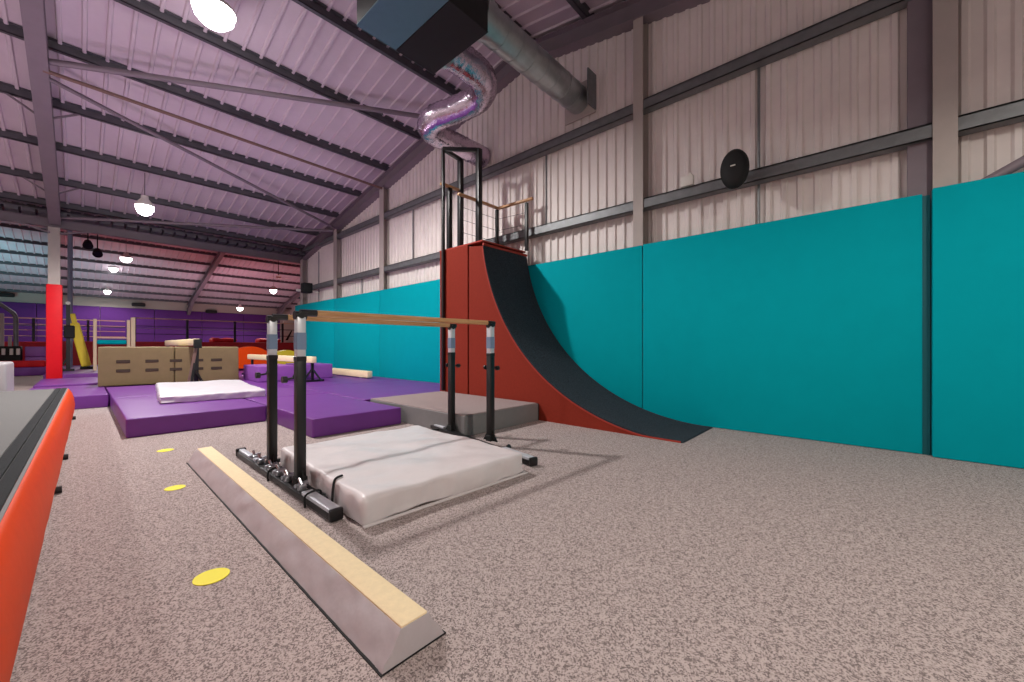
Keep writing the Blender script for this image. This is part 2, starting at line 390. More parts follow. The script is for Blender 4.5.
# ---------------------------------------------------------------- quarter pipe
RX0, RX1 = 5.0, 6.24; R = 3.565; Y0 = 1.715; YT = 5.27
t = thing('quarter_pipe', 'tall red sided quarter pipe ramp with curved black riding surface', 'ramp', (RX0,Y0,0))
def rp(n=40):
    zt = 3.06; a1 = math.acos((R-zt)/R); return [(R*math.sin(a1*k/n)*(YT-Y0)/(R*math.sin(a1)), R*(1-math.cos(a1*k/n))) for k in range(n+1)]
pr = rp()
b = B(); prism(b, [(y, max(z-.012,.0)) for y, z in pr]+[(5.66-Y0, 3.1), (5.66-Y0, 0)], 0, RX1-RX0); obj('ramp_body', b, 'ramp_red', t)
b = B()
top = [(y-.004, z+.012) for y, z in pr]; bot = [(y+.012, max(z-.01,0.001)) for y, z in pr]
prism(b, [(-.02,.002),(.0,.014)]+top[1:]+bot[::-1], -.0, RX1-RX0); rs_ = obj('riding_surface', b, 'ramp_black', t, smooth=30)
b = B()
for k in range(len(pr)-1):
    a, c = pr[k], pr[k+1]; bar(b, (-.004, a[0]+.012, max(a[1]-.02,.012)), (-.004, c[0]+.012, max(c[1]-.02,.012)), .012, .02)
obj('side_edging', b, 'ramp_edge', rs_)
b = B(); rodv(b, (0,YT-Y0,3.075), (RX1-RX0,YT-Y0,3.075), .025, 12); obj('coping', b, 'ramp_edge', t, smooth=40)
b = B(); bx(b, .03, RX1-RX0-.01, 5.66-Y0, 5.7-Y0, 0, 3.13); obj('joint_strip', b, 'blackm', t)
b = B(); bx(b, .0, RX1-RX0, 5.7-Y0, 6.56-Y0, 0, 3.14, .004, 1); tw_ = obj('platform_tower', b, 'ramp_red', t)
b = B(); bx(b, .0,RX1-RX0,YT-Y0+.02,6.58-Y0,3.14,3.165); obj('deck', b, 'ramp_edge', t)
b = B(); bx(b, .012,.018,6.2-Y0,6.24-Y0,2.2,2.23); obj('bolt', b, 'chrome', tw_)
# tower frame + railings
t = thing('ramp_railing', 'black steel tower frame and wood topped railings around the ramp platform', 'railing', (5,6,3.165))
def rpart(name, a, c, w, m, hh=None):
    b = B(); o = Vector((5,6,3.165)); bar(b, Vector(a)-o, Vector(c)-o, w, hh, .004); obj(name, b, m, t, smooth=40)
Aq = (4.96,6.4); Bq = (5.48,5.9); Cq = (5.5,6.5)
rpart('post', (Aq[0],Aq[1],.3), (Aq[0],Aq[1],5.22), .055, 'black')
for q in (Bq, Cq): rpart('post', (q[0],q[1],3.165), (q[0],q[1],5.22), .1, 'black')
rpart('top_bar', (Aq[0],Aq[1],5.2), (Bq[0],Bq[1],5.2), .07, 'black'); rpart('top_bar', (Aq[0],Aq[1],5.2), (Cq[0],Cq[1],5.2), .07, 'black')
rpart('post', (5.2,6.5,3.165), (5.2,6.5,4.5), .09, 'black')
rpart('handrail', (4.98,6.5,4.53), (5.45,6.5,4.53), .07, 'wood', .05)
rpart('handrail', (5.0,5.97,4.19), (6.12,5.97,4.19), .07, 'wood', .045)
rpart('handrail', (6.12,5.97,4.19), (6.21,5.08,4.21), .07, 'wood', .045)
rpart('post', (6.08,5.97,3.165), (6.08,5.97,4.15), .06, 'black'); rpart('post', (6.19,5.225,3.165), (6.19,5.225,4.15), .06, 'black'); rpart('post', (5.04,5.97,3.165),(5.04,5.97,4.15),.03,'black')
for z in (3.45,3.7,3.95): rpart('infill_wire', (5.06,5.97,z),(6.08,5.97,z),.008,'blackm'); rpart('infill_wire', (6.1,5.95,z),(6.19,5.225,z),.008,'blackm')

# ---------------------------------------------------------------- duct work
t = thing('heater_unit', 'large hanging heater box with blue grey and black underside panels', 'heater', (3.13,4.48,5.5))
ux0,ux1,uy0,uy1 = 2.5,3.77,3.87,5.1; ox,oy = 3.13,4.48
b = B(); bx(b, ux0-ox, ux1-ox, uy0-oy, uy1-oy, .02, .85, .015, 2); obj('casing', b, 'unit_dark', t, smooth=40)
b = B(); bx(b, ux0-ox, 3.09-ox, uy0-oy, uy1-oy, 0, .025, .004, 1); obj('underside_panel', b, 'unit_blue', t)
b = B(); bx(b, 3.1-ox, ux1-ox, uy0-oy, uy1-oy, 0, .02, .004, 1); obj('underside_panel', b, 'unit_dark', t)
for sx in (ux0+.1, ux1-.1):
    b = B(); rodv(b, (sx-ox,0,.85),(sx-ox,0,1.95),.012,8); obj('hanger_rod', b, 'galv', t)
t = thing('round_duct', 'straight round galvanised duct running from the heater box into the ribbed wall', 'duct', (ux1,4.12,5.9))
b = B(); rodv(b, (.14,0,0),(W+.2-ux1,0,0),.24,32)
obj('pipe', b, 'duct', t, smooth=40)
b = B(); rodv(b, (0,0,0),(.15,0,0),.27,32); rodv(b, (.13,0,0),(.2,0,0),.262,32); obj('collar', b, 'duct', t, smooth=40)
for k in range(7): x = .45+k*.32; b = B(); rodv(b, (x,0,0),(x+.012,0,0),.247,32); obj('seam_band', b, 'duct', t, smooth=40)
b = B(); bx(b, W+.17-ux1, W+.2-ux1, -.34,.34,-.34,.34,.004,1); obj('wall_flange', b, 'steel_l', t)
b = B(); bx(b, W-.1-ux1, W+.18-ux1, -.36,-.335,-.3,.34); obj('flange_side', b, 'galv', t)
t = thing('foil_duct', 'crumpled silver foil flexible duct bending from the heater box to the wall', 'duct', (ux1,4.85,5.78))
pts = [(0,0,0),(.35,.0,.02),(.85,.05,-.0),(1.15,.42,-.02),(1.1,.95,-.05),(.95,1.5,-.08),(1.1,1.88,-.1),(1.55,1.95,-.1),(2.1,1.95,-.1),(W+.2-ux1,1.95,-.1)]
b = B(); tube(b, pts, .235, 22, ripple=.035); obj('foil_sleeve', b, 'foil', t, smooth=180)
b = B(); rodv(b, (0,0,0),(.08,0,0),.255,24); obj('collar', b, 'duct', t, smooth=40)
t = thing('duct_elbow', 'short round duct bend on the left side of the heater box', 'duct', (ux0,4.5,5.95))
b = B(); tube(b, [(0,0,0),(-.25,0,.02),(-.45,.08,.1),(-.55,.1,.35),(-.56,.1,.7)], .24, 22, ripple=.0); obj('pipe', b, 'duct', t, smooth=60)
b = B(); rodv(b, (-.06,0,0),(0,0,0),.26,24); obj('collar', b, 'duct', t, smooth=40)

# ---------------------------------------------------------------- wall equipment
t = thing('wall_speaker', 'round black speaker mounted on the lower rail above the teal pads', 'speaker', (W-.02,1.36,3.61))
b = B(); prof = [(.0,0),(.09,0),(.14,.03),(.19,.08),(.205,.13),(.2,.17),(.17,.2),(.1,.215),(.0,.22)]
def lathe_x(bm, prof, n=32, sgn=-1, sy=1., sz=1.):
    rings = []
    for r, xx in prof:
        rings.append([bm.verts.new((sgn*xx, r*sy*math.cos(2*math.pi*k/n), r*sz*math.sin(2*math.pi*k/n))) for k in range(n)] if r > 1e-6 else [bm.verts.new((sgn*xx,0,0))])
    for a, c in zip(rings[:-1], rings[1:]):
        for k in range(n):
            p = [a[k%len(a)], a[(k+1)%len(a)], c[(k+1)%len(c)], c[k%len(c)]]; q = []
            for v in p:
                if v not in q: q.append(v)
            if len(q) > 2: bm.faces.new(q)
lathe_x(b, prof, sy=.86, sz=1.3); hs = obj('housing', b, 'blackm', t, loc=(-.12,0,0), smooth=50)
b = B(); lathe_x(b, [(0,.0),(.16,.0),(.15,.008),(0,.012)], sy=.86, sz=1.3); obj('grille', b, 'blackm', hs, loc=(-.215,0,0), smooth=50)
b = B(); bx(b, -.005,0,-.03,.03,-.008,.008); obj('badge', b, 'whitep', hs, loc=(-.228,.0,.02))
b = B(); bar(b, (-.12,0,0),(.06,0,-.02),.05); obj('bracket', b, 'blackm', t)
t = thing('junction_box', 'small pale plastic box fixed on the rail left of the round speaker', 'box', (W+.035,2.07,3.655))
b = B(); bx(b, -.07,0,-.09,.09,0,.15,.006,2); obj('case', b, 'whitep', t, smooth=40)
b = B(); bx(b, -.05,-.02,-.06,-.03,.15,.19); obj('gland', b, 'whitep', t)
t = thing('wall_speaker', 'small black box speaker with pale bracket near the far column', 'speaker', (W-.05,16.1,3.25))
b = B(); bx(b, -.5,-.16,-.16,.16,0,.38,.03,2); obj('housing', b, 'blackm', t, smooth=40)
b = B(); bar(b, (-.2,0,.1),(.1,0,.06),.05); obj('bracket', b, 'whitep', t)
t = thing('camera_box', 'small white wall box just behind the black box speaker', 'box', (W+.06,17.0,3.4))
b = B(); bx(b, -.5,0.16,-.05,.05,0,.09,.01,2); obj('case', b, 'whitep', t)

# ---------------------------------------------------------------- lamps
def lamp(x, y, z, ztop, lb, power, r=.2, far=False, col=(1,.97,.94), light=True):
    t = thing('pendant_lamp', lb, 'lamp', (x,y,z), group='pendant lamps under the roof')
    def lathe(prof, n=28):
        bm = B(); rings = []
        for rr, zz in prof: rings.append([bm.verts.new((rr*math.cos(2*math.pi*k/n), rr*math.sin(2*math.pi*k/n), zz)) for k in range(n)])
        for a, c in zip(rings[:-1], rings[1:]):
            for k in range(n): bm.faces.new((a[k],a[(k+1)%n],c[(k+1)%n],c[k]))
        bm.faces.new(rings[0]); bm.faces.new(rings[-1])
        return bm
    rf = obj('reflector', lathe([(r,.0),(r*.96,.06),(r*.6,.15),(r*.4,.2),(r*.38,.28)]), 'whitep', t, smooth=50)
    obj('lens', lathe([(r*.25,-.24),(r*.6,-.2),(r*.88,-.11),(r*.97,-.002)]), 'lampf' if far else 'lamp', rf, smooth=60)
    if ztop > z+.28:
        b = B(); rodv(b, (0,0,.28),(0,0,ztop-z),.01,8); obj('cord', b, 'steel', t)
    if light:
        L = bpy.data.lights.new('lamp_light','SPOT'); L.spot_size = math.radians(165); L.spot_blend = .45; L.energy = power; L.color = col; L.shadow_soft_size = .13
        o = bpy.data.objects.new('lamp_light', L); C.objects.link(o); o.parent = t; o.location = (0,0,-.3)
lamp(1.47,7.9,6.66,7.0,'brightest round ceiling lamp at the top of the picture near the ridge',1500,r=.3)
lamp(1.17,14.4,4.95,5.85,'hanging lamp on a cord under the mid roof slope',650,r=.2)
lamp(1.45,-2.6,5.3,6.0,'ceiling lamp behind the camera on the near slope',700,r=.25,col=(1,.94,.84))
lamp(-5.2,7.9,6.4,7.0,'unseen added ceiling lamp far out to the left near the ridge',650,r=.25)  # out of view, added to continue the lamp grid as fill light
lamp(-4.8,14.4,4.95,5.85,'unseen added ceiling lamp out to the left of the red pillar',300,r=.2)  # second unseen lamp added on the left, fills the mid slope
lamp(1.75,31,6.15,7.4,'upper one of the two bright far hall lamps right of the blue grey post',700,r=.26,far=True)
lamp(1.45,36,6.2,6.5,'lower one of the pair of far hall lamps right of the blue grey post',400,r=.22,far=True)
lamp(1.3,40,5.1,5.7,'lowest of the far hall lamps right of the blue grey post',300,r=.2,far=True)
lamp(8.85,30,5.0,7.3,'far hall lamp near the end of the near ribbed wall',600,r=.22,far=True)
lamp(8.9,38.5,4.35,6.0,'low far hall lamp against the purple wall top',350,r=.22,far=True)
t = thing('ceiling_fan', 'pale flat ceiling fan above the far hall lamp near the ribbed wall', 'fan', (8.85,29.,5.75))
b = B(); rodv(b, (0,0,-.08),(0,0,.08),.14,20); obj('motor', b, 'whitep', t, smooth=40)
for k in range(3):
    a = k*2.094+.3; b = B(); bar(b, (.1*math.cos(a),.1*math.sin(a),0),(.75*math.cos(a),.75*math.sin(a),.02),.16,.012); obj('blade', b, 'whitep', t)
b = B(); rodv(b, (0,0,.08),(0,0,1.6),.02,8); obj('down_rod', b, 'blackm', t)
# added coloured wash spots without fixtures, tinting the roof undersides
def wash(x, y, z, tx, ty, tz, power, col, size=60, r=.3):
    L = bpy.data.lights.new('added_wash_light','SPOT'); L.energy = power; L.color = col; L.spot_size = math.radians(size); L.spot_blend = 1.; L.shadow_soft_size = r
    o = bpy.data.objects.new('added_wash_light', L); C.objects.link(o); o.location = (x,y,z)
    o.rotation_euler = (Vector((tx,ty,tz))-Vector((x,y,z))).to_track_quat('-Z','Y').to_euler()
wash(-1.5,9,2.2, -.5,12,7, 215, (1.,.76,.98), 150)
wash(3.2,10.5,1.9, 2.5,10.5,7, 140, (1.,.76,.98), 150)
wash(-1.5,2.,2.6, .5,6,8, 60, (1.,.8,.98), 150)
wash(-5,33,1.8, -4,36,6, 1000, (.3,.95,1.), 120)
wash(7,33,1.8, 9,37,6, 480, (1.,.58,.7), 120)
wash(2,34,1.8, 2,37,6, 350, (.8,.9,1.), 120)
# spot fixtures in the far hall
for (x, y, z, lb) in ((.22,24,5.45,'left black spotlight hanging in the far hall'),(.5,24.3,5.2,'right black spotlight hanging lower in the far hall')):
    t = thing('spotlight', lb, 'spotlight', (x,y,z), group='black spotlights')
    b = B(); rodv(b, (0,.18,.1),(0,-.18,-.12),.11,16,r2=.16); obj('can', b, 'blackm', t, smooth=40)
    b = B(); rodv(b, (0,0,.0),(0,0,1.),.02,8); obj('hanger', b, 'blackm', t)
    b = B(); rodv(b, (0,-.19,-.125),(0,-.2,-.135),.13,16); obj('lens', b, 'blackp', t)

# ---------------------------------------------------------------- mats
def softmat(name, x0, x1, y0, y1, z0, hh, m, lb, cat='mat', rz=0., r=.03, wr=.006, puff=0., step=.09, group=None, sidewr=0., seed=0., ws=6.):
    b = B(); softbox(b, x1-x0, y1-y0, hh, r=min(r,hh*.45), wr=wr, puff=puff, step=step, sidewr=sidewr, seed=seed, ws=ws)
    o = obj(name, b, m, loc=((x0+x1)/2,(y0+y1)/2,z0), rz=rz, smooth=180); tag(o, lb, cat, group); return o
g = 'purple floor mats'
for (x0,x1,y0,y1,lb) in ((.4,2.0,7.12,10.2,'purple mat with glossy front edge below the thin white mat'),
    (.4,2.0,10.22,12.95,'purple mat just in front of the tan foam block'),
    (2.03,3.34,5.35,8.1,'purple mat nearest the camera, beside the grey mat behind the parallel bars'),
    (-.75,.38,11.1,14.0,'narrow purple mat at the left, in front of the red pillar'),
    (3.38,6.2,6.6,9.6,'purple mat beside the ramp tower and teal wall'),
    (2.03,3.36,8.12,12.9,'purple mat in the middle under the end of the white mat'),
    (3.38,6.2,9.62,12.9,'purple mat under the high cream beam'),
    (2.03,6.2,12.92,17.9,'farthest purple mat along the teal wall'),
    (-.75,2.0,14.72,17.6,'purple mat behind the tan foam block, before the red pillar')):
    softmat('purple_mat', x0,x1,y0,y1,0,.25,'purple',lb,group=g,r=.018,wr=.004,step=.14,seed=x0*3+y0)
softmat('purple_mat', -.75,6.2,18.55,26.9,0,.32,'purple','wide purple floor matting behind the red pillar',group=g,r=.02,wr=0,step=.8)
# thin white mat
softmat('white_mat', 1.0,2.5,8.45,11.6,.25,.13,'white','thin white vinyl mat lying on the purple mats',rz=math.radians(-5),r=.03,wr=.016,sidewr=.045,step=.06)
# silver landing mat
t = thing('landing_mat', 'silver grey vinyl landing mat lying between the parallel bar uprights', 'mat', (2.085,3.37,0), math.radians(-2.5))
b = B(); softbox(b, 1.58,1.86,.19,r=.035,wr=.018,ws=7,step=.04,puff=.02,sidewr=.03,seed=4); obj('cover', b, 'silver', t, smooth=180)
b = B(); bx(b, -.79,.8,-.955,-.925,0,.012,.003,1); bx(b, .785,.8,-.95,.93,0,.012,.003,1); obj('base_flap', b, 'silver', t)
b = B(); tube(b, [(-.71,-.4,.205),(-.77,-.42,.195),(-.795,-.44,.13),(-.81,-.46,.02)],.009,8); obj('strap', b, 'blackm', t, smooth=60)
# grey mat behind
t = thing('grey_mat', 'thick grey mat with carpeted top standing against the red ramp side', 'mat', (4.18,5.2,0))
b = B(); bx(b, -.77,.79,-1.25,1.25,0,.27,.006,1); obj('cover', b, 'matside', t)
b = B(); bx(b, -.76,.76,-1.24,1.24,.268,.285,.005,1); obj('top_sheet', b, 'mattop', t)
b = B(); bx(b, .79,.815,-1.25,-1.16,0,.27,.01,1); obj('end_tab', b, 'blackm', t)

# ---------------------------------------------------------------- low floor beam
t = thing('floor_beam', 'long low floor beam with cream suede top and grey vinyl sloping sides', 'balance beam', (.88,1.31,0))
b = B(); n = 150; LY = 3.86
sec = [(-.143,0),(-.125,.03),(-.105,.065),(-.082,.1),(-.062,.128),(.062,.128),(.082,.1),(.105,.065),(.125,.03),(.143,0)]
rings = []
for k in range(n+1):
    y = LY*k/n; ring = []
    for i, (x, z) in enumerate(sec):
        w = .0
        if 0 < i < 4 or 5 < i < 9: w = .016*noise.noise(Vector((y*5+i*.5, i*.3, 3)))+.009*noise.noise(Vector((y*13+i*1.2, i*.7, 9)))
        ring.append(b.verts.new((x+w*(1 if x > 0 else -1), y, z)))
    rings.append(ring)
for k in range(n):
    for i in range(len(sec)): b.faces.new((rings[k][i], rings[k][(i+1)%len(sec)], rings[k+1][(i+1)%len(sec)], rings[k+1][i]))
b.faces.new(rings[0]); b.faces.new(rings[-1][::-1])
obj('vinyl_cover', b, 'greyvinyl', t, smooth=35)
b = B(); bx(b, -.06,.06,.004,LY-.004,.12,.136,.004,2); obj('suede_top', b, 'suede', t, smooth=40)
b = B(); bx(b, -.148,.148,-.003,LY+.003,0,.006); obj('base_edge', b, 'blackm', t)

# ---------------------------------------------------------------- parallel bars
PX, PF = 1.22, 3.33; PY = (3.47, 4.17); PH = 1.462
t = thing('parallel_bars', 'low parallel bars with wooden rails, black uprights and silver height tubes', 'parallel bars', (PX,3.8,0))
org = Vector((PX,3.8,0))
def L_(p): return Vector(p)-org
def upright(x, y, side):
    b = B(); q = L_((x,y,0)); bx(b, q.x-.037,q.x+.037,q.y-.037,q.y+.037,.07,1.11,.008,2); u = obj('upright', b, 'black', t, smooth=40)
    b = B(); bx(b, q.x-.035,q.x+.035,q.y-.035,q.y+.035,1.1,PH-.02,.008,2); obj('height_tube', b, 'silvertube', u, smooth=40)
    b = B(); bx(b, q.x-.0365,q.x+.0365,q.y-.0365,q.y+.0365,1.17,1.31,.002,1); obj('scale_sleeve', b, 'scale', u)
    b = B(); bx(b, q.x-.039,q.x+.039,q.y-.039,q.y+.039,1.075,1.115,.004,1); obj('sleeve_collar', b, 'blackp', u)
    s = side
    b = B(); rodv(b, (q.x,q.y+.037,.94),(q.x,q.y+.085,.94),.01,10); rodv(b, (q.x,q.y+.08,.94),(q.x,q.y+.1,.94),.026,12)
    bar(b, (q.x-.05*s,q.y,.94),(q.x-.11*s,q.y,.93),.016); rodv(b, (q.x-.1*s,q.y,.93),(q.x-.135*s,q.y,.93),.028,10); obj('clamp_knob', b, 'blackp', u, smooth=40)
    b = B(); bx(b, q.x-.045,q.x+.045,q.y-.045,q.y+.045,.06,.13,.006,1); prism(b, [(q.y-.12,.06),(q.y-.036,.06),(q.y-.036,.19)], q.x-.006,q.x+.006); prism(b, [(q.y+.12,.06),(q.y+.036,.06),(q.y+.036,.19)], q.x-.006,q.x+.006); obj('foot_bracket', b, 'blackm', u)
    b = B(); rodv(b, (q.x-.045,q.y,PH-.01),(q.x+.045,q.y,PH-.01),.036,16); rodv(b, (q.x,q.y-.042,PH-.01),(q.x,q.y+.042,PH-.01),.026,14); obj('pivot_head', b, 'blackp', u, smooth=40)
for y in PY: upright(PX, y, 1)
upright(3.33,3.38,-1); upright(3.38,4.18,-1)
for (y, y2, xe) in ((3.47,3.38,3.37),(4.17,4.18,3.43)):
    b = B(); p0 = L_((PX+.02,y,PH+.015)); p1 = L_((xe,y2,PH+.015))
    rodv(b, p0, p1, .021, 16)
    for v in b.verts: v.co.z = PH+.015+(v.co.z-(PH+.015))*1.25
    rl = obj('wooden_rail', b, 'wood', t, smooth=40)
    b = B(); rodv(b, L_((PX,y,PH+.012)), L_((PX+.13,y,PH+.015)), .029, 16); obj('end_sleeve', b, 'blackp', rl, smooth=40)
    b = B(); rodv(b, L_((xe-.09,y2,PH+.012)), L_((xe+.02,y2,PH+.012)), .029, 16); obj('end_sleeve', b, 'blackp', rl, smooth=40)
def foot(a, c, lbl):
    a = L_(a); c = L_(c); b = B(); bar(b, a, c, .085, .05, .006); f = obj('base_bar', b, 'black', t, smooth=40)
    d = (c-a).normalized()
    b = B(); bar(b, a+d*.01+Vector((0,0,.035)), a+d*.5+Vector((0,0,.035)), .08, .03, .006); obj('chrome_cover', b, 'silvertube', f, smooth=40)
    b = B(); bar(b, c-d*.01+Vector((0,0,.035)), c-d*.62+Vector((0,0,.035)), .055, .03, .01); obj('chrome_cover', b, 'silvertube', f, smooth=40)
    for e, s in ((a,-1),(c,1)):
        b = B(); bar(b, e+d*s*.0+Vector((0,0,.012)), e+d*s*.035+Vector((0,0,.012)), .095, .085, .012); obj('end_cap', b, 'blackp', f, smooth=40)
    return f
foot((1.18,2.72,.035),(1.18,5.05,.035),1); f2 = foot((3.05,2.5,.035),(3.5,4.95,.035),1)
for i, y in enumerate((3.32,3.62,3.84,4.05,4.36,4.55)):
    b = B(); q = L_((1.18,y,.085)); bx(b, q.x-.03,q.x+.03,q.y-.028,q.y+.028,.06,.11,.01,2); rodv(b, (q.x-.05,q.y,.1),(q.x+.05,q.y+.02,.11),.016,10); rodv(b, (q.x,q.y,.1),(q.x-.01,q.y+.03,.15),.011,8); obj('clamp_fitting', b, 'chrome', t, smooth=40)
for y in (3.1,3.95):
    b = B(); q = L_((1.18,y,0)); tube(b, [(q.x-.055,q.y,.0),(q.x-.05,q.y,.09),(q.x+.05,q.y,.1),(q.x+.06,q.y,.01)],.008,8); obj('strap', b, 'blackm', t)
b = B(); bar(b, L_((1.24,4.42,.045)), L_((3.34,4.42,.045)), .04,.03); obj('cross_tie', b, 'black', t)
b = B(); bar(b, L_((1.2,3.2,.03)), L_((1.34,3.0,.03)), .05,.03); obj('mat_catch', b, 'blackm', t)
b = B(); tube(b, [L_((1.2,3.36,.1)), L_((1.26,3.2,.05)), L_((1.33,2.98,.03)), L_((1.3,2.85,.02))], .014, 8); obj('strap', b, 'blackm', t, smooth=60)
# small wheel knob by the far foot
b = B(); rodv(b, L_((3.22,3.02,.03)), L_((3.3,3.05,.05)), .03, 12); rodv(b, L_((3.3,3.05,.05)), L_((3.2,3.1,.03)), .012,8); obj('adjust_knob', b, 'blackp', t, smooth=40)

# ---------------------------------------------------------------- floor dots
for (x, y, r, lb) in ((.46,2.53,.078,'yellow floor disc nearest the camera, halfway along the floor beam'),(.54,4.34,.07,'middle yellow floor disc near the far end of the floor beam'),(.66,5.98,.075,'farthest yellow floor disc in front of the purple mat')):
    b = B(); n = 40; vs = [b.verts.new((r*math.cos(2*math.pi*k/n), r*math.sin(2*math.pi*k/n), zz)) for zz in (0,.003) for k in range(n)]
    b.faces.new(vs[:n][::-1]); b.faces.new(vs[n:])
    for k in range(n): b.faces.new((vs[k],vs[(k+1)%n],vs[n+(k+1)%n],vs[n+k]))
    o = obj('floor_disc', b, 'yellow', loc=(x,y,.001)); tag(o, lb, 'floor marker', 'yellow floor discs')

# ---------------------------------------------------------------- tumble track
t = thing('tumble_track', 'long grey tumble track with black strips and orange padded side', 'tumble track', (-1.325,3,0), math.radians(-.65))
b = B(); bx(b, -1.15,1.06,-6.4,6.85,.1,.49); obj('track_body', b, 'trackgrey', t)
b = B(); bx(b, -1.15,.975,-6.4,6.9,.49,.5,.003,1); obj('track_bed', b, 'trackgrey', t)
for x0, x1 in ((.98,1.037),(1.043,1.1)):
    b = B(); bx(b, x0,x1,-6.4,6.9,.49,.505,.003,1); obj('grip_strip', b, 'trackblack', t)
b = B(); bx(b, 1.102,1.116,-6.4,6.9,.47,.5); obj('piping', b, 'matside', t)
b = B(); prof = [(1.06,.06),(1.15,.06),(1.175,.09),(1.19,.16),(1.195,.25),(1.185,.35),(1.165,.43),(1.14,.48),(1.12,.495),(1.06,.495)]
n = 60; rings = []
for k in range(n+1):
    y = -6.4+13.3*k/n; sh = 1 if k < n else .8
    rings.append([b.verts.new((1.06+(x-1.06)*sh+(.004*noise.noise(Vector((y*3,z*4,0))) if x > 1.07 else 0), y, z)) for x, z in prof])
for k in range(n):
    for i in range(len(prof)): b.faces.new((rings[k][i], rings[k][(i+1)%len(prof)], rings[k+1][(i+1)%len(prof)], rings[k+1][i]))
b.faces.new(rings[0]); b.faces.new(rings[-1][::-1]); obj('side_pad', b, 'orange', t, smooth=40)
b = B(); bx(b, -1.1,1.14,-6.4,6.8,0,.1); obj('base_frame', b, 'blackm', t)
for y in (1.9,3.3,6.6):
    b = B(); rodv(b, (1.16,y,.03),(1.205,y,.03),.028,12); obj('castor', b, 'blackp', t, smooth=40)

softmat('grey_block', -3.2,-.8,10.3,11.4,0,.92,'greyvinyl','tall grey foam block at the left edge beyond the tumble track','foam block',r=.04,wr=.006,step=.15)

# ---------------------------------------------------------------- tan foam block
a0 = Vector((.27,13.25)); a1 = Vector((2.97,12.95)); d = a1-a0; wl = d.length; ang = math.atan2(d.y,d.x)
cen = (a0+a1)/2+Vector((-d.y,d.x)).normalized()*.75
t = thing('foam_block', 'large tan foam block with two rows of brown mesh vents', 'foam block', (cen.x,cen.y,.25), ang)
cvs = []
for s in (-1,1):
    b = B(); softbox(b, wl/2-.01,1.5,.93,r=.03,wr=.006,step=.12,seed=s*5); cvs.append(obj('cover', b, 'tan', t, loc=(s*wl/4,0,0), smooth=180))
for i, x in enumerate((-.93,-.42,.03,.46,.86)):
    for z in (.36,.58):
        b = B(); bx(b, x-.12,x+.12,-.766,-.73,z-.035,z+.035,.006,1); vt = obj('mesh_vent', b, 'tanvent', cvs[0 if x < 0 else 1]); vt.location = (-cvs[0 if x < 0 else 1].location.x,0,0)

# ---------------------------------------------------------------- beams further back
def legs(t, x, y, z0, z1, m='black'):
    b = B(); bar(b, (x,y,z1),(x,y,z0+.05),.06); bar(b, (x,y,z0+.35),(x+.12,y-.25,z0+.03),.035); bar(b, (x,y,z0+.35),(x-.12,y+.25,z0+.03),.035); bar(b, (x-.3,y,z0+.03),(x+.3,y,z0+.03),.06,.05); obj('leg', b, m, t)
t = thing('balance_beam', 'high cream balance beam with black end cap passing over the tan foam block', 'balance beam', (1.95,12.3,.25))
b = B(); bx(b, -.06,.06,.0,5.,.96,1.13,.02,2); obj('beam', b, 'suede', t, smooth=40)
b = B(); bx(b, -.075,.075,-.12,.02,.9,1.12,.012,2); obj('end_cap', b, 'blackm', t, smooth=40)
b = B(); bar(b, (0,.06,.95),(.0,.16,.03),.09,.06); bar(b, (0,.06,.9),(-.12,-.05,.05),.05); bar(b, (-.02,.1,.35),(.1,-.12,.02),.04); obj('leg', b, 'black', t)
b = B(); bar(b, (-.16,.0,.05),(-.02,.03,.9),.06); obj('leg_pad', b, 'rust', t)
b = B(); bar(b, (0,4.7,.95),(0,4.7,.03),.08); obj('leg', b, 'black', t)
t = thing('balance_beam', 'cream balance beam on black legs over the lilac foam blocks', 'balance beam', (4.15,10.8,.25), math.radians(3))
b = B(); bx(b, -.06,.06,.0,4.9,.5,.67,.02,2); obj('beam', b, 'suede', t, smooth=40)
for y in (.12,4.6): legs(t, 0, y, 0, .5)
t = thing('balance_beam', 'low cream beam lying on the purple mats close to the teal wall', 'balance beam', (5.65,10.7,.25), math.radians(0))
b = B(); bx(b, -.08,.08,.0,3.5,.03,.22,.02,2); obj('beam', b, 'suede', t, smooth=40)
for y in (.4,3.): 
    b = B(); bx(b, -.1,.1,y-.06,y+.06,0,.035); obj('foot', b, 'chrome', t)
for (x0,x1,y0,lb,sd) in ((3.12,4.02,11.75,'lilac foam block at the left under the high cream beam',1),(4.25,5.1,11.9,'lilac foam block at the right under the high cream beam',2)):
    t = thing('lilac_block', lb, 'foam block', ((x0+x1)/2,y0+.7,.25), group='lilac foam blocks')
    b = B(); softbox(b, x1-x0,1.4,.42,r=.03,wr=.004,step=.15,seed=sd); obj('cover', b, 'lilac', t, smooth=180)
    b = B(); rodv(b, (-.2,-.705,.24),(-.2,-.69,.24),.035,12); obj('vent', b, 'seam', t)

# ---------------------------------------------------------------- deck, railings and wall pads of the far hall
b = B(); bx(b, -.7,13.5,27.2,33,0,1.42,.02,1); o = obj('raised_deck', b, 'redd'); tag(o, 'long raised deck with dark red padded front in the far hall', 'platform')
b = B(); bx(b, -7.95,-.75,31.4,36,0,1.42,.02,1); o = obj('raised_deck', b, 'redd'); tag(o, 'red fronted deck to the left of the red pillar', 'platform')
def railing(x0, x1, y, z0, z1, posts, lb, wires=2, postm='black'):
    t = thing('deck_railing', lb, 'railing', (x0,y,z0))
    b = B(); bar(b, (0,0,z1-z0),(x1-x0,0,z1-z0),.07,.05); obj('handrail', b, 'woodp', t)
    for p in posts: b = B(); bar(b, (p-x0,0,0),(p-x0,0,z1-z0),.1); obj('post', b, postm, t)
    for k in range(wires):
        z = (z1-z0)*(k+1)/(wires+1); b = B(); bar(b, (0,0,z),(x1-x0,0,z),.035); obj('mid_rail', b, 'blackm' if wires < 3 else 'woodp', t)
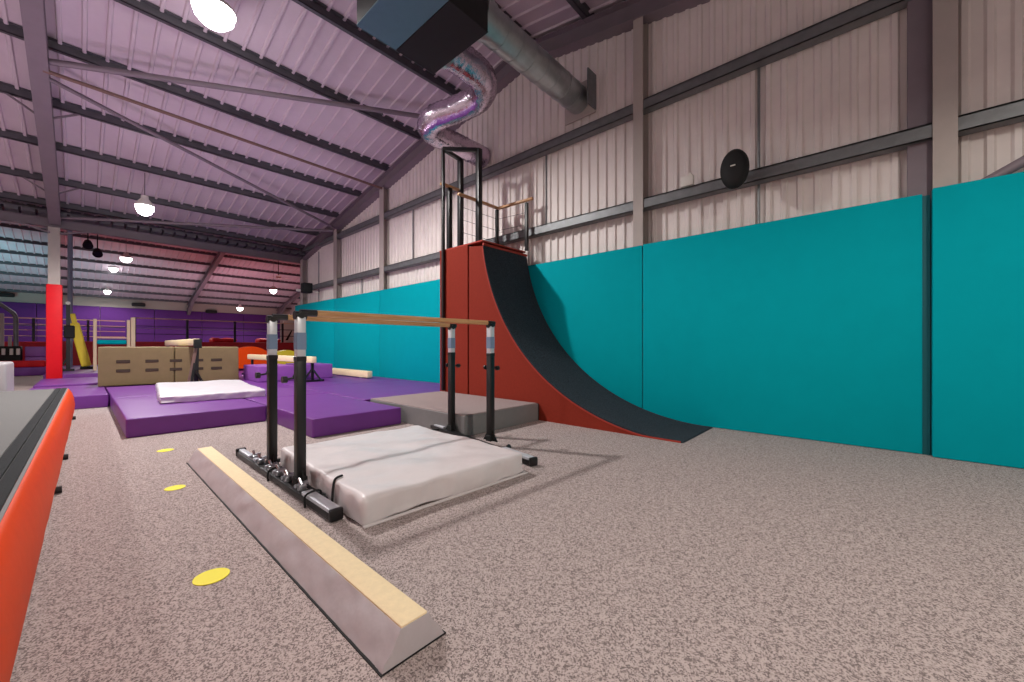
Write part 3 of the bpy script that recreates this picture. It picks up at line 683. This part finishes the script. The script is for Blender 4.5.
railing(1.8,9.5,27.4,1.42,2.62,(1.86,3.92,6.08,8.6),'black posted railing with pale handrail along the red deck')
railing(-4.2,1.75,31.7,1.42,2.62,(-3.4,-1.6,.3),'railing with several pale rails left of the red pillar',3)
g = 'purple pads on the far wall'
k = 0
for x0 in [-8,-5,-2,1,4,7,10]:
    t = thing('far_wall_pad', 'purple padding panel on the far wall, %s from the left' % ('first','second','third','fourth','fifth','sixth','seventh')[k], 'wall pad', (x0+1.5,42.1,0), group=g); k += 1
    b = B(); bx(b, -1.49,1.49,0,.09,0,2.58,.02,1); obj('lower_pad', b, 'purplewall', t); b = B(); bx(b, -1.49,1.49,0,.09,2.62,4.12,.02,1); obj('upper_pad', b, 'purplewall', t)
for (px_, z, lb) in ((-3.3,4.55,'dark round speaker over the purple wall at far left'),(3.05,4.4,'dark speaker over the purple wall, middle one'),(7.6,4.15,'dark speaker over the purple wall, right one')):
    t = thing('wall_speaker', lb, 'speaker', (px_,41.95,z)); b = B(); bx(b, -.38,.38,-.3,.1,-.13,.13,.06,2); obj('housing', b, 'blackm', t, smooth=40)
    b = B(); bx(b, -.05,.05,.1,.2,-.03,.03); obj('bracket', b, 'steel', t)
t = thing('display_board', 'white board with a black slanting stroke at the end of the red deck', 'board', (9.3,28.0,1.42))
b = B(); bx(b, -.45,.5,0,.08,0,1.5,.01,1); obj('panel', b, 'whitep', t)
b = B(); prism(b, [(-.35,.15),(-.2,.15),(.05,.75),(.0,.8)], -.02,-.0, axis='y'); obj('stroke_mark', b, 'blackm', t)
softmat('red_cushion', 5.1,6.3,27.7,28.7,1.42,.22,'redd','crumpled red cushion on the deck behind the railing, left one','cushion',r=.1,wr=.1,step=.08)
softmat('red_cushion', 7.4,8.6,27.7,28.7,1.42,.22,'redd','crumpled red cushion on the deck behind the railing, right one','cushion',r=.1,wr=.1,step=.08,seed=3)
# coloured foam shapes before the deck
def dome(name, x, y, z, r, wdt, m, lb):
    b = B(); n = 20; prism(b, [(r*math.cos(math.pi*k/n), r*math.sin(math.pi*k/n)) for k in range(n+1)], -wdt/2, wdt/2, axis='y'); o = obj(name, b, m, loc=(x,y,z)); tag(o, lb, 'foam shape')
dome('orange_arch', 4.6,18.5,.32,.86,.5,'orange','orange half round foam shape behind the tan block and high beam')
dome('yellow_arch', 6.15,19.2,.32,.7,.5,'yellowp','yellow half round foam shape beside the teal wall end')
# yellow leaning pad by the post
t = thing('leaning_pad', 'yellow padded panel leaning by the dark upright near the red pillar', 'pad', (.0,22.2,.32))
b = B(); bar(b, (.17,0,.1),(-.15,.0,1.75),.27,.2,.05); obj('cover', b, 'yellowp', t)
b = B(); bx(b, .0,.35,-.2,.2,0,.1,.02,1); obj('foot', b, 'blackm', t)
b = B(); bar(b, (-.13,-.02,1.72),(-.19,-.02,2.1),.14,.14,.03); obj('tip', b, 'yellowp', t)
t = thing('bar_stand', 'dark apparatus stand between red pillar and yellow leaning pad', 'stand', (-.28,20.8,.32))
b = B(); bar(b, (0,0,0),(0,0,2.35),.1); obj('mast', b, 'black', t)
b = B(); bx(b, -.1,.16,-.1,.1,1.15,1.6,.03,1); obj('winch_box', b, 'blackm', t)
b = B(); bar(b, (-.25,0,.04),(.15,0,.04),.08); bar(b, (0,0,.5),(-.2,0,.06),.05); obj('base', b, 'black', t)
b = B(); rodv(b, (0,-.1,2.38),(0,.1,2.38),.06,12); obj('pulley', b, 'whitep', t)
t = thing('uneven_frame', 'frame of two cream posts with a teal pad between them behind the tan block', 'frame', (.79,20.5,.32))
for x in (-.43,.43): b = B(); bx(b, x-.045,x+.045,-.06,.06,0,1.85,.01,1); obj('post', b, 'woodp', t)
b = B(); bx(b, -.38,.38,-.15,.15,.94,1.1,.03,1); obj('pad', b, 'teal', t)
b = B(); bar(b, (-.43,0,1.18),(.43,0,1.18),.04); obj('cross_bar', b, 'woodp', t)
b = B(); bx(b, .49,.61,-.1,.1,0,1.95,.01,1); obj('wide_post', b, 'woodp', t)
# far left rig
softmat('purple_mat', -7.9,-.78,25.1,31.2,0,.34,'purple','purple platform mat at the far left behind the carpet patch',group='purple floor mats',r=.03,wr=0,step=.6)
softmat('red_mat', -3.6,-.95,25.2,25.75,.34,.26,'red','low red padded bar left of the red pillar','pad',r=.06,wr=0,step=.4)
t = thing('lilac_block', 'lilac foam block with a dark slit left of the red pillar', 'foam block', (-1.12,26.6,.34), group='lilac foam blocks')
b = B(); softbox(b, .85,1.2,.4,r=.03,step=.3); obj('cover', b, 'lilac', t, smooth=180)
b = B(); softbox(b, .85,1.2,.42,r=.03,step=.3); obj('cover', b, 'lilac', t, loc=(0,0,.41), smooth=180)
t = thing('bar_rig', 'grey tubular bar rig with weights at the far left edge', 'rig', (-1.93,26.2,.34))
b = B(); tube(b, [(-.9,0,2.8),(-.5,0,2.75),(-.05,0,2.35),(.12,0,2.1),(.14,0,1.6),(.14,0,.0)],.07,12); obj('bent_tube', b, 'galv', t, smooth=60)
b = B(); bx(b, -.3,-.16,-.06,.06,.0,2.2,.01,1); obj('mast', b, 'steel_l', t)
b = B(); bx(b, -.05,.05,-.2,-.1,.0,1.25,.01,1); obj('short_mast', b, 'steel_l', t)
b = B(); bx(b, -.3,.3,-.3,.3,0,.85,.03,1); obj('weight_box', b, 'blackm', t)
for x in (-.15,.05,.22): b = B(); rodv(b, (x,-.33,.75),(x,-.36,.5),.05,10); obj('hook', b, 'whitep', t)

# ---------------------------------------------------------------- camera, world, colour
cd = bpy.data.cameras.new('camera'); cam = bpy.data.objects.new('camera', cd); C.objects.link(cam)
cam.location = (0,0,H); cam.rotation_euler = (math.pi/2,0,-A)
cd.sensor_width = 36; cd.sensor_fit = 'HORIZONTAL'; cd.lens = 36*393/1024; cd.shift_y = 5/1024; cd.clip_start = .02
bpy.context.scene.camera = cam
w = bpy.data.worlds.new('world'); bpy.context.scene.world = w; w.use_nodes = True
w.node_tree.nodes['Background'].inputs[0].default_value = (.8,.75,.85,1); w.node_tree.nodes['Background'].inputs[1].default_value = .1
vs = bpy.context.scene.view_settings
vs.view_transform = 'Standard'; vs.look = 'None'; vs.gamma = 1; vs.use_curve_mapping = False; vs.exposure = .0
